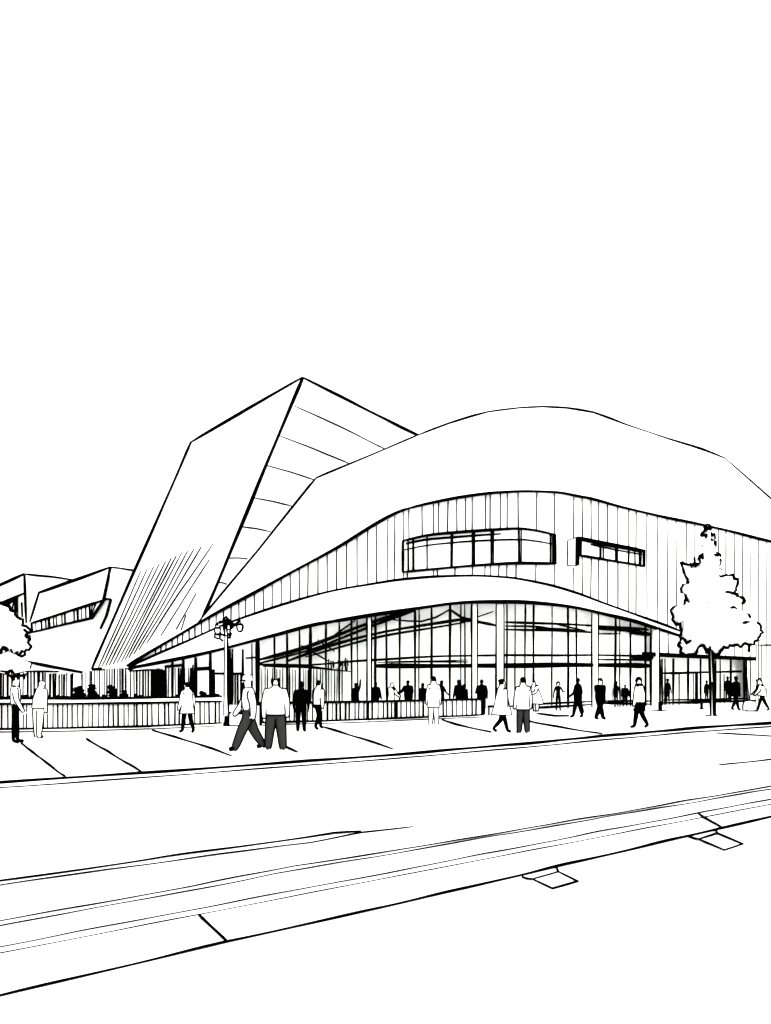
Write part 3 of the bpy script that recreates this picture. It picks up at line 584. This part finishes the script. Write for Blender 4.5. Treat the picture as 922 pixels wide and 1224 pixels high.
# ================================================================== PEOPLE
def skin_mesh(V, E, Rr, root):
    me = bpy.data.meshes.new('tmp'); me.from_pydata([tuple(v) for v in V], E, [])
    ob = bpy.data.objects.new('tmp', me); COL.objects.link(ob)
    ob.modifiers.new('s', 'SKIN'); sv = me.skin_vertices[0].data
    for i, r in enumerate(Rr): sv[i].radius = r if isinstance(r, tuple) else (r, r)
    for i in range(len(V)): sv[i].use_root = i == root
    ss = ob.modifiers.new('u', 'SUBSURF'); ss.levels = 2; ss.render_levels = 2
    dg = bpy.context.evaluated_depsgraph_get(); dg.update()
    ev = ob.evaluated_get(dg); out = bpy.data.meshes.new_from_object(ev)
    vs = [v.co.copy() for v in out.vertices]; fs = [tuple(p.vertices) for p in out.polygons]; ns = [v.normal.copy() for v in out.vertices]
    bpy.data.objects.remove(ob); bpy.data.meshes.remove(me); bpy.data.meshes.remove(out)
    return vs, fs, ns
def seg_d(p, a, b):
    d = b-a; k = max(0, min(1, (p-a).dot(d)/max(d.length_squared, 1e-9))); return (p-a-d*k).length
MIDX = {'white': 0, 'black': 2, 'grey': 3, 'skin': 4}
MATS = [CLOTH, INK, BLACK, GREY, SKIN]
def person(label, px, foot, hpx, yaw=0, top='white', legs='black', head='skin', legA=(0, 0), legB=(0, 0), armA=(4, 8), armB=(-4, 8), bulk=1.0, lean=0, hair='full', coat=None, coat_c=None, skirt=None, bag=None, wd=1.8, group=None, Y=None, splay=.03, shoe='black', face=False, headyaw=None, stance=.004):
    Y = Y or F*CH/(foot-HZ); loc = Vector(((px-CX)*Y/F, Y, 0)); H = hpx*Y/F
    Mz = Matrix.Rotation(R(yaw), 3, 'Z')
    V = []; E = []; Rr = []; bone = []
    def J(p, r, par=None, reg=None):
        V.append(Vector(p)); Rr.append(r)
        if par is not None: E.append((par, len(V)-1)); bone.append((par, len(V)-1, reg))
        return len(V)-1
    b = bulk
    pel = J((0, 0, .52), (.078*b, .062*b))
    ln = math.sin(R(lean))
    sp1 = J((0, .10*ln, .62), (.078*b, .06*b), pel, 'top'); chst = J((0, .22*ln, .735), (.088*b, .066*b), sp1, 'top')
    nb = J((0, .30*ln, .815), (.05, .045), chst, 'top'); nk = J((0, .33*ln+.004, .85), .038, nb, 'head'); hd = J((0, .36*ln+.012, .893), (.046, .052), nk, 'head'); ht = J((0, .37*ln+.008, .95), (.043, .05), hd, 'head')
    hands = []
    for s, (aa, fl) in ((-1, armA), (1, armB)):
        sh = J((s*.098*b, .28*ln, .785), (.046*b, .046*b), chst, 'top'); aa = R(aa); fl = R(fl)
        el = V[sh]+Vector((s*splay, .165*math.sin(aa), -.165*math.cos(aa))); e = J(el, .036*b, sh, 'top')
        wr = el+Vector((s*splay*.25, .15*math.sin(aa+fl), -.15*math.cos(aa+fl))); w_ = J(wr, .026*b, e, 'top')
        dh = (wr-el).normalized(); h_ = J(wr+dh*.045, (.018, .021), w_, 'hand'); hands.append((V[h_].copy(), dh, s))
    for s, (a, k) in ((-1, legA), (1, legB)):
        hp = J((s*.045*b, 0, .485), (.062*b, .064*b), pel, 'legs'); a = R(a); k = R(k)
        kn = V[hp]+Vector((s*(.006+stance), .225*math.sin(a), -.225*math.cos(a))); kj = J(kn, .05*b, hp, 'legs')
        an = kn+Vector((s*stance, .225*math.sin(a-k), -.225*math.cos(a-k))); aj = J(an, .036*b, kj, 'legs')
        pit = R(k > .2 and 25 or 0); J(an+Vector((s*.012, .085*math.cos(pit), -.018-.085*math.sin(pit)*.8)), (.03, .026), aj, 'shoe')
    lowest = min(v.z-(r if not isinstance(r, tuple) else r[1]) for v, r in zip(V, Rr))
    for v in V: v.z -= lowest
    sc_ = H/(max(V[ht].z+.046, .9))
    Vs = [Mz@v*sc_ for v in V]; Rs = [tuple(q*sc_ for q in r) if isinstance(r, tuple) else r*sc_ for r in Rr]
    vs, fs, ns = skin_mesh(Vs, E, Rs, pel)
    col = {'top': top, 'legs': legs, 'head': head, 'hand': 'black' if top == 'black' else 'skin', 'shoe': shoe}
    fm = []
    for f in fs:
        c = sum((vs[i] for i in f), Vector())/len(f)
        best = min(bone, key=lambda q: seg_d(c, Vs[q[0]], Vs[q[1]]) - .5*(Rs[q[1]][0] if isinstance(Rs[q[1]], tuple) else Rs[q[1]]))
        reg = best[2]
        if reg == 'top' and best[0] == pel and c.z < Vs[pel].z+.045*sc_: reg = 'legs'
        if reg == 'legs' and c.z > Vs[pel].z+.05*sc_: reg = 'top'
        fm.append(MIDX[col[reg]])
    mb = MB(); mb.mesh([v+loc for v in vs], fs, fm)
    tris = []; tm = []
    for f, m_ in zip(fs, fm):
        for i in range(1, len(f)-1): tris.append((f[0], f[i], f[i+1])); tm.append(m_)
    CP = None
    if coat:
        CP = [(a*(.84 if z > .47 and len(coat) < 7 and a < .16 else .95), d*.92, z) for a, d, z in coat]; CP = [(.046, .045, .85), (.062*bulk, .052*bulk, .833), (.085*bulk, .058*bulk, .808), (.098*bulk, .06*bulk, .775)]+[q for q in CP if q[2] < .75]
    iM = Mz.inverted()
    def under(i):
        if tm[i] == 2: return True
        if not CP: return False
        u = iM @ ((vs[tris[i][0]]+vs[tris[i][1]]+vs[tris[i][2]])/3)/sc_; z = u.z+lowest
        if z > .84 or z < CP[-1][2]: return False
        for (a0, d0, z0), (a1, d1, z1) in zip(CP, CP[1:]):
            if z1 <= z <= z0: k = (z-z1)/(z0-z1); a = a1+(a0-a1)*k; d = d1+(d0-d1)*k; return (u.x/a)**2+((u.y-ln*(z-.5))/d)**2 < 1.2
        return False
    contours(mb, vs, tris, ns, loc, wd, skip=under, minseg=6)
    # fingers
    hm = MIDX[col['hand']]
    for hpos, dh, s in hands:
        for k in range(4):
            o = Vector((0, (k-1.5)*.0095, 0)); a = hpos+o; L = (.03, .036, .034, .026)[k]
            b1 = a+dh*L*.6; b2 = b1+(dh+Vector((-s*.5, .3, 0))).normalized()*L*.55; mb.tube([loc+Mz@p*sc_ for p in (a, b1, b2)], [.0055*sc_, .005*sc_, .0035*sc_], hm, 5)
        a = hpos-dh*.02+Vector((0, .014, 0)); mb.tube([loc+Mz@p*sc_ for p in (a, a+dh*.015+Vector((0, .02, 0)), a+dh*.035+Vector((0, .022, 0)))], [.0065*sc_, .006*sc_, .004*sc_], hm, 5)
    hy = Matrix.Rotation(R(headyaw if headyaw is not None else yaw), 3, 'Z'); hc = Vs[hd].lerp(Vs[ht], .55)+loc; rr = .055*sc_
    if head != 'black':
        mb.ball(hc+hy@Vector((0, rr*1.08, -rr*.15)), (rr*.17, rr*.22, rr*.25), 4, 8, hy)          # nose
        for s in (-1, 1):
            mb.ball(hc+hy@Vector((s*rr*.38, rr*.93, rr*.08)), (rr*.14, rr*.12, rr*.1), 2, 6, hy); mb.ball(hc+hy@Vector((s*rr*.93, 0, -rr*.1)), (rr*.13, rr*.2, rr*.3), 4, 6, hy)
        mb.ball(hc+hy@Vector((0, rr*.95, -rr*.52)), (rr*.28, rr*.12, rr*.07), 2, 6, hy)
    o = mb.build('person', MATS, None, True, loc); tag(o, label, 'person', group)
    def child(name, mbx, mats): return mbx.build(name, mats, o, True)
    if hair in ('full', 'long', 'bun'):
        h = MB(); vsn = []; k = 16
        prof = [(math.sin(math.pi*i/10), math.cos(math.pi*i/10)) for i in range(11)]
        h.ball(hc+hy@Vector((0, -rr*.16, rr*.16)), (rr*1.05, rr*1.05, rr*1.14), 0, 14, hy)
        if hair == 'long': h.ball(hc+hy@Vector((0, -rr*.45, -rr*.7)), (rr*1.05, rr*.75, rr*1.2), 0, 12, hy)
        if hair == 'bun': h.ball(hc+hy@Vector((0, -rr*1.1, rr*.6)), (rr*.5, rr*.5, rr*.5), 0, 10, hy)
        child('hair', h, [INK])
    elif hair == 'sides':
        h = MB()
        for s in (-1, 1): h.ball(hc+hy@Vector((s*rr*.78, -rr*.35, rr*.15)), (rr*.42, rr*.7, rr*.95), 0, 10, hy)
        h.ball(hc+hy@Vector((0, -rr*.1, -rr*.75)), (rr*.9, rr*.9, rr*.35), 0, 10, hy); child('hair', h, [INK])
    elif hair == 'cap':
        h = MB(); prof = [(rr*1.16, 0), (rr*1.2, rr*.35), (rr*1.02, rr*.95), (rr*.6, rr*1.3), (rr*.1, rr*1.42)]; c0 = hc+Vector((0, 0, rr*.05))
        h.lathe(c0, prof, 0, 16)
        rt = Vector((1, 0, 0))
        h.ink([c0-rt*p[0]+Vector((0, 0, p[1])) for p in prof]+[c0+rt*p[0]+Vector((0, 0, p[1])) for p in reversed(prof)], 1.3, .1)
        cp = child('cap', h, [CLOTH, INK]); h = MB(); h.ball(c0+hy@Vector((0, rr*.75, rr*.02)), (rr*1.15, rr*1.2, rr*.24), 0, 12, hy); h.build('visor', [INK], cp, True)
    elif hair == 'hood':
        h = MB(); h.ball(hc+hy@Vector((0, -rr*.3, 0)), (rr*1.3, rr*1.1, rr*1.4), 0, 14, hy); h.lathe(hc+Vector((0, 0, -rr*2)), [(rr*1.5, 0), (rr*1.2, rr)], 0, 12); child('hood', h, [INK])
    def garment(name, prof, m_, hem=True):
        """prof: (half width, half depth, z) in body heights, an elliptical sleeve round the body with a few soft folds"""
        k = 28; g = MB(); gv = []; cen = []
        if name == 'coat': prof = CP
        for i, (a, d, z) in enumerate(prof):
            for j in range(k):
                t_ = 2*math.pi*j/k; f_ = 1+.035*math.sin(5*t_+i)*(i/len(prof))
                p = Mz@Vector((a*math.cos(t_)*f_, d*math.sin(t_)*f_+ln*(z-.5), z-lowest))*sc_; gv.append(p)
        n_ = len(prof); gf = [(i*k+(j+1) % k, i*k+j, (i+1)*k+j, (i+1)*k+(j+1) % k) for i in range(n_-1) for j in range(k)]
        g.mesh([v+loc for v in gv], gf, m_)
        me = bpy.data.meshes.new('t'); me.from_pydata([tuple(v) for v in gv], [], gf); me.update(); nn = [v.normal.copy() for v in me.vertices]; bpy.data.meshes.remove(me)
        ax = sum(gv, Vector())/len(gv)
        if sum(nn[i].dot(gv[i]-ax) for i in range(len(gv))) < 0: nn = [-q for q in nn]
        tr = [(f[0], f[1], f[2]) for f in gf]+[(f[0], f[2], f[3]) for f in gf]
        if m_ != 2:
            contours(g, gv, tr, nn, loc, wd)
            r_ = .5*wd*Y/F; g.tube([v+loc for v in gv[-k:]+[gv[-k]]], r_*.9, 1, 5)
        child(name, g, MATS)
    if coat: garment('coat', coat, MIDX[coat_c or top])
    if skirt: garment('skirt', skirt, MIDX['black'])
    if bag:
        kind, bx, bz, bw, bh, bc = bag
        g = MB(); c = loc+Mz@Vector((bx*1.0, .0, bz))*H
        if kind == 'strap':
            pts = [Mz@Vector(p)*sc_+loc for p in ((.085, .07, .80-lowest), (.03, .085, .72-lowest), (-.05, .09, .6-lowest), (-.085, .07, .53-lowest))]; g.tube(pts, .5*1.6*Y/F, 1, 6); child('strap', g, [INK, INK])
        elif kind == 'pole':
            g.tube([c, loc+Mz@Vector((bx+bw, .0, bz-bh))*H], .5*2.4*Y/F, 0, 6); child('umbrella', g, [INK, INK])
        else:
            g.box(c, (bw*H, .06*H, bh*H), 0 if bc == 'white' else 1, R(yaw)); 
            g.tube([c+Vector((-bw*.35*H, 0, bh*.5*H)), c+Vector((0, 0, bh*1.0*H)), c+Vector((bw*.35*H, 0, bh*.5*H))], .5*1.4*Y/F, 1, 5)
            bo = g.build('bag', [CLOTH, INK], None, False, c); bo['label'] = bag[6]; bo['category'] = 'bag'
    return o
PG = 'people on the pavement'
person('person in a pale shirt and black trousers standing at the left edge', 18.5, 889, 84, -70, 'white', 'black', legA=(3, 0), legB=(-3, 0), armA=(-5, 12), armB=(8, 20), bulk=.8, group=PG)
person('hunched person in white jacket and white trousers at the left', 46, 883, 72, -20, 'white', 'white', legA=(2, 0), legB=(-6, 0), bulk=.92, hair='none', lean=10, group=PG, coat=[(.10, .07, .80), (.13, .09, .66), (.125, .09, .50)], splay=.01)
person('person in short white coat with black legs before the left railing', 224, 877, 62, 50, 'white', 'black', legA=(12, 4), legB=(-8, 16), armA=(6, 20), armB=(-6, 12), coat=[(.09, .07, .8), (.115, .09, .66), (.135, .10, .5), (.15, .11, .38)], coat_c='white', group=PG, wd=1.6)
person('person in white cap, pale shirt with strap and grey trousers, striding left', 297, 897, 90, 112, 'white', 'grey', legA=(26, 4), legB=(-22, 10), armA=(-12, 14), armB=(16, 20), bulk=1.12, hair='cap', headyaw=105, bag=('strap', 0, 0, 0, 0, ''), group=PG, wd=2.2)
person('broad person in white jumper and grey trousers seen from behind', 329.5, 897, 88, 8, 'white', 'grey', legA=(6, 0), legB=(-5, 0), bulk=1.2, stance=.02, hair='sides', armA=(2, 6), armB=(8, 14), group=PG, wd=2.3, coat=[(.10, .07, .82), (.138, .1, .7), (.142, .11, .6), (.147, .115, .48)])
person('person all in black beside the railing, back turned', 360, 875, 61, 0, 'black', 'black', head='black', legA=(2, 0), legB=(-2, 0), bulk=1.12, group=PG, coat=[(.09, .06, .82), (.13, .09, .7), (.13, .09, .5), (.12, .09, .38)], coat_c='black')
person('person in white jacket and black trousers walking away by the railing', 381, 873, 60, -40, 'white', 'black', legA=(18, 4), legB=(-14, 12), bulk=1.02, armB=(-10, 10), group=PG, coat=[(.09, .07, .82), (.125, .09, .7), (.125, .09, .5), ], wd=1.8)
person('person in long white coat and pale trousers before the terrace railing', 518.5, 868, 60, 10, 'white', 'white', bulk=.92, legA=(4, 0), legB=(-4, 0), group=PG, coat=[(.085, .07, .82), (.115, .09, .68), (.125, .1, .5), (.13, .1, .37)], wd=1.6)
person('person in flared white coat with dark legs, stepping along the pavement', 600, 877, 66, -60, 'white', 'black', legA=(28, 10), legB=(-16, 34), bulk=.9, hair='bun', group=PG, coat=[(.085, .08, .82), (.11, .10, .68), (.15, .14, .5), (.19, .18, .36)], wd=1.9)
person('person in straight white coat and charcoal trousers, hands at sides', 625.5, 877, 68, 12, 'white', 'grey', legA=(5, 0), legB=(-5, 2), bulk=.98, group=PG, coat=[(.09, .07, .82), (.125, .09, .7), (.125, .095, .5), (.125, .095, .42)], wd=1.9)
person('stooping person in white holding a dark pouch, before the glass front', 641, 851, 38, 120, 'white', 'white', bulk=1.0, lean=14, group=PG, coat=[(.09, .08, .82), (.14, .12, .66), (.18, .15, .45), (.2, .17, .25)], wd=1.5, hair='full', armA=(20, 50), armB=(10, 60))
person('small slim person in black with crooked arm near the glass front', 667.5, 850, 36, 180, 'black', 'black', bulk=.85, legA=(8, 0), legB=(-6, 0), armA=(30, 60), armB=(-10, 10), group=PG, splay=.05, hair='long')
person('stout person in black coat left of the striding figure in black', 691, 858, 48, 50, 'black', 'black', head='black', bulk=1.15, armA=(10, 40), armB=(-10, 30), group=PG, coat=[(.1, .07, .82), (.15, .1, .7), (.15, .11, .5), (.12, .1, .36)], coat_c='black', legA=(12, 0), legB=(-8, 8), bag=('pole', .16, .42, .16, .3, ''))
person('person in black striding right with legs apart', 717.5, 861, 51, -62, 'black', 'black', bulk=1.3, legA=(24, 4), legB=(-24, 6), armA=(20, 30), armB=(-14, 20), group=PG, headyaw=150)
person('person in white jacket and black skirt walking towards the right column', 764.5, 871, 62, 48, 'white', 'black', bulk=1.05, legA=(10, 2), legB=(-8, 22), group=PG, coat=[(.09, .07, .82), (.135, .10, .68), (.135, .10, .5)], skirt=[(.11, .09, .52), (.13, .11, .42), (.135, .11, .33)], wd=1.8, hair='hood', headyaw=170, armB=(-10, 10), bag=('pole', .13, .6, .07, .25, ''))
person('person in black walking right beside the tree', 880, 850, 42, -70, 'black', 'black', head='black', bulk=1.05, legA=(24, 6), legB=(-24, 8), group=PG, coat=[(.08, .07, .82), (.13, .11, .66), (.13, .11, .42)], coat_c='black')
person('person in white at the right edge holding a white sack', 911.5, 851, 41, 70, 'white', 'black', bulk=1.0, lean=10, legA=(20, 8), legB=(-20, 10), group=PG, coat=[(.08, .07, .82), (.13, .11, .68), (.14, .12, .47)], wd=1.7, hair='full', armA=(20, 20), armB=(24, 20))
q = gr(896, 850.5); m = MB(); k = .036
prof = [(.30, 0), (.36, .05), (.37, .3), (.31, .5), (.16, .6), (.08, .62)]; m.lathe(q, prof, 0, 14, 1, .7)
for s in (-1, 1): m.ink([q+Vector((s*r_, -.02, z)) for r_, z in prof], 1.6, .5)
m.ink([q+Vector((-.34, -.2, .02)), q+Vector((0, -.24, 0)), q+Vector((.34, -.2, .02))], 1.6); m.ink([q+Vector((-.2, -.1, .58)), q+Vector((.3, -.1, .6))], 1.4)
tag(m.build('sack', CLOTH, None, True, q), 'white sack on the ground beside the person at the right edge', 'bag')
BG = 'people behind the terrace railing'
for px, topy, lb, kw in ((425.5, 816, 'dark figure behind the railing nearest the left terrace column, arm raised', dict(armB=(150, 10), bulk=.95)),
        (449, 815, 'dark broad figure just right of the left terrace column', dict(bulk=1.2)),
        (467.5, 815, 'only figure in white among those behind the terrace railing', dict(top='white', legs='white', head='skin', bulk=.85, hair='none', wd=1.5)),
        (488.5, 813, 'stout dark figure behind the railing, right of the one in white', dict(bulk=1.3)),
        (504.5, 816, 'dark figure behind the railing just left of the long white coat', dict(bulk=1.0)),
        (528, 813, 'slim dark figure behind the railing just right of the long white coat', dict(bulk=.75)),
        (549.5, 812, 'dark figure behind the railing, left one of a close pair', dict(bulk=1.15)),
        (557, 817, 'shorter dark figure behind the railing, right one of a close pair', dict(bulk=.85)),
        (576, 812, 'dark figure behind the right end of the terrace railing', dict(bulk=1.05))):
    a = dict(top='black', legs='black', head='black'); a.update(kw); a['bulk'] *= 1.12; a.setdefault('armA', (random.uniform(0, 40), random.uniform(5, 80))); a.setdefault('armB', (random.uniform(-15, 30), random.uniform(5, 60))); a['lean'] = random.uniform(0, 9); a.setdefault('hair', random.choice(('full', 'long', 'full', 'bun'))); Yq = 37+random.uniform(-1, 1); fy = HZ+F*CH/Yq
    cc = None if a['top'] == 'white' else [(.08*a['bulk'], .06, .8), (.12*a['bulk'], .09, .68), (.125*a['bulk'], .09, .5), (.12, .09, .36)]
    person(lb, px, fy, fy-topy, random.choice((0, 180, 40, -40)), group=BG, coat=cc, coat_c='black' if cc else None, **a)
for px, topy, foot, lb, bk in ((737, 814, 844, 'slim dark figure inside the glass, beside the striding figure in black', .7), (747.5, 818, 844, 'stout dark figure inside the glass, left of the white jacket', 1.25),
        (798.5, 811, 838.5, 'dark figure inside the side entrance by its left bars', .8), (845, 813, 838.5, 'dark figure inside the side entrance behind the tree trunk', .75), (870, 808, 838.5, 'dark figure inside the side entrance left of the walker in black', .8)):
    Yq = Yf(px)+.9; fy = HZ+F*CH/Yq
    person(lb, px, fy, fy-topy, 180, 'black', 'black', head='black', bulk=bk, group='people inside the glass', coat=[(.08*bk, .06, .8), (.12*bk, .09, .66), (.12*bk, .09, .42)], coat_c='black')
bpy.context.view_layer.update()
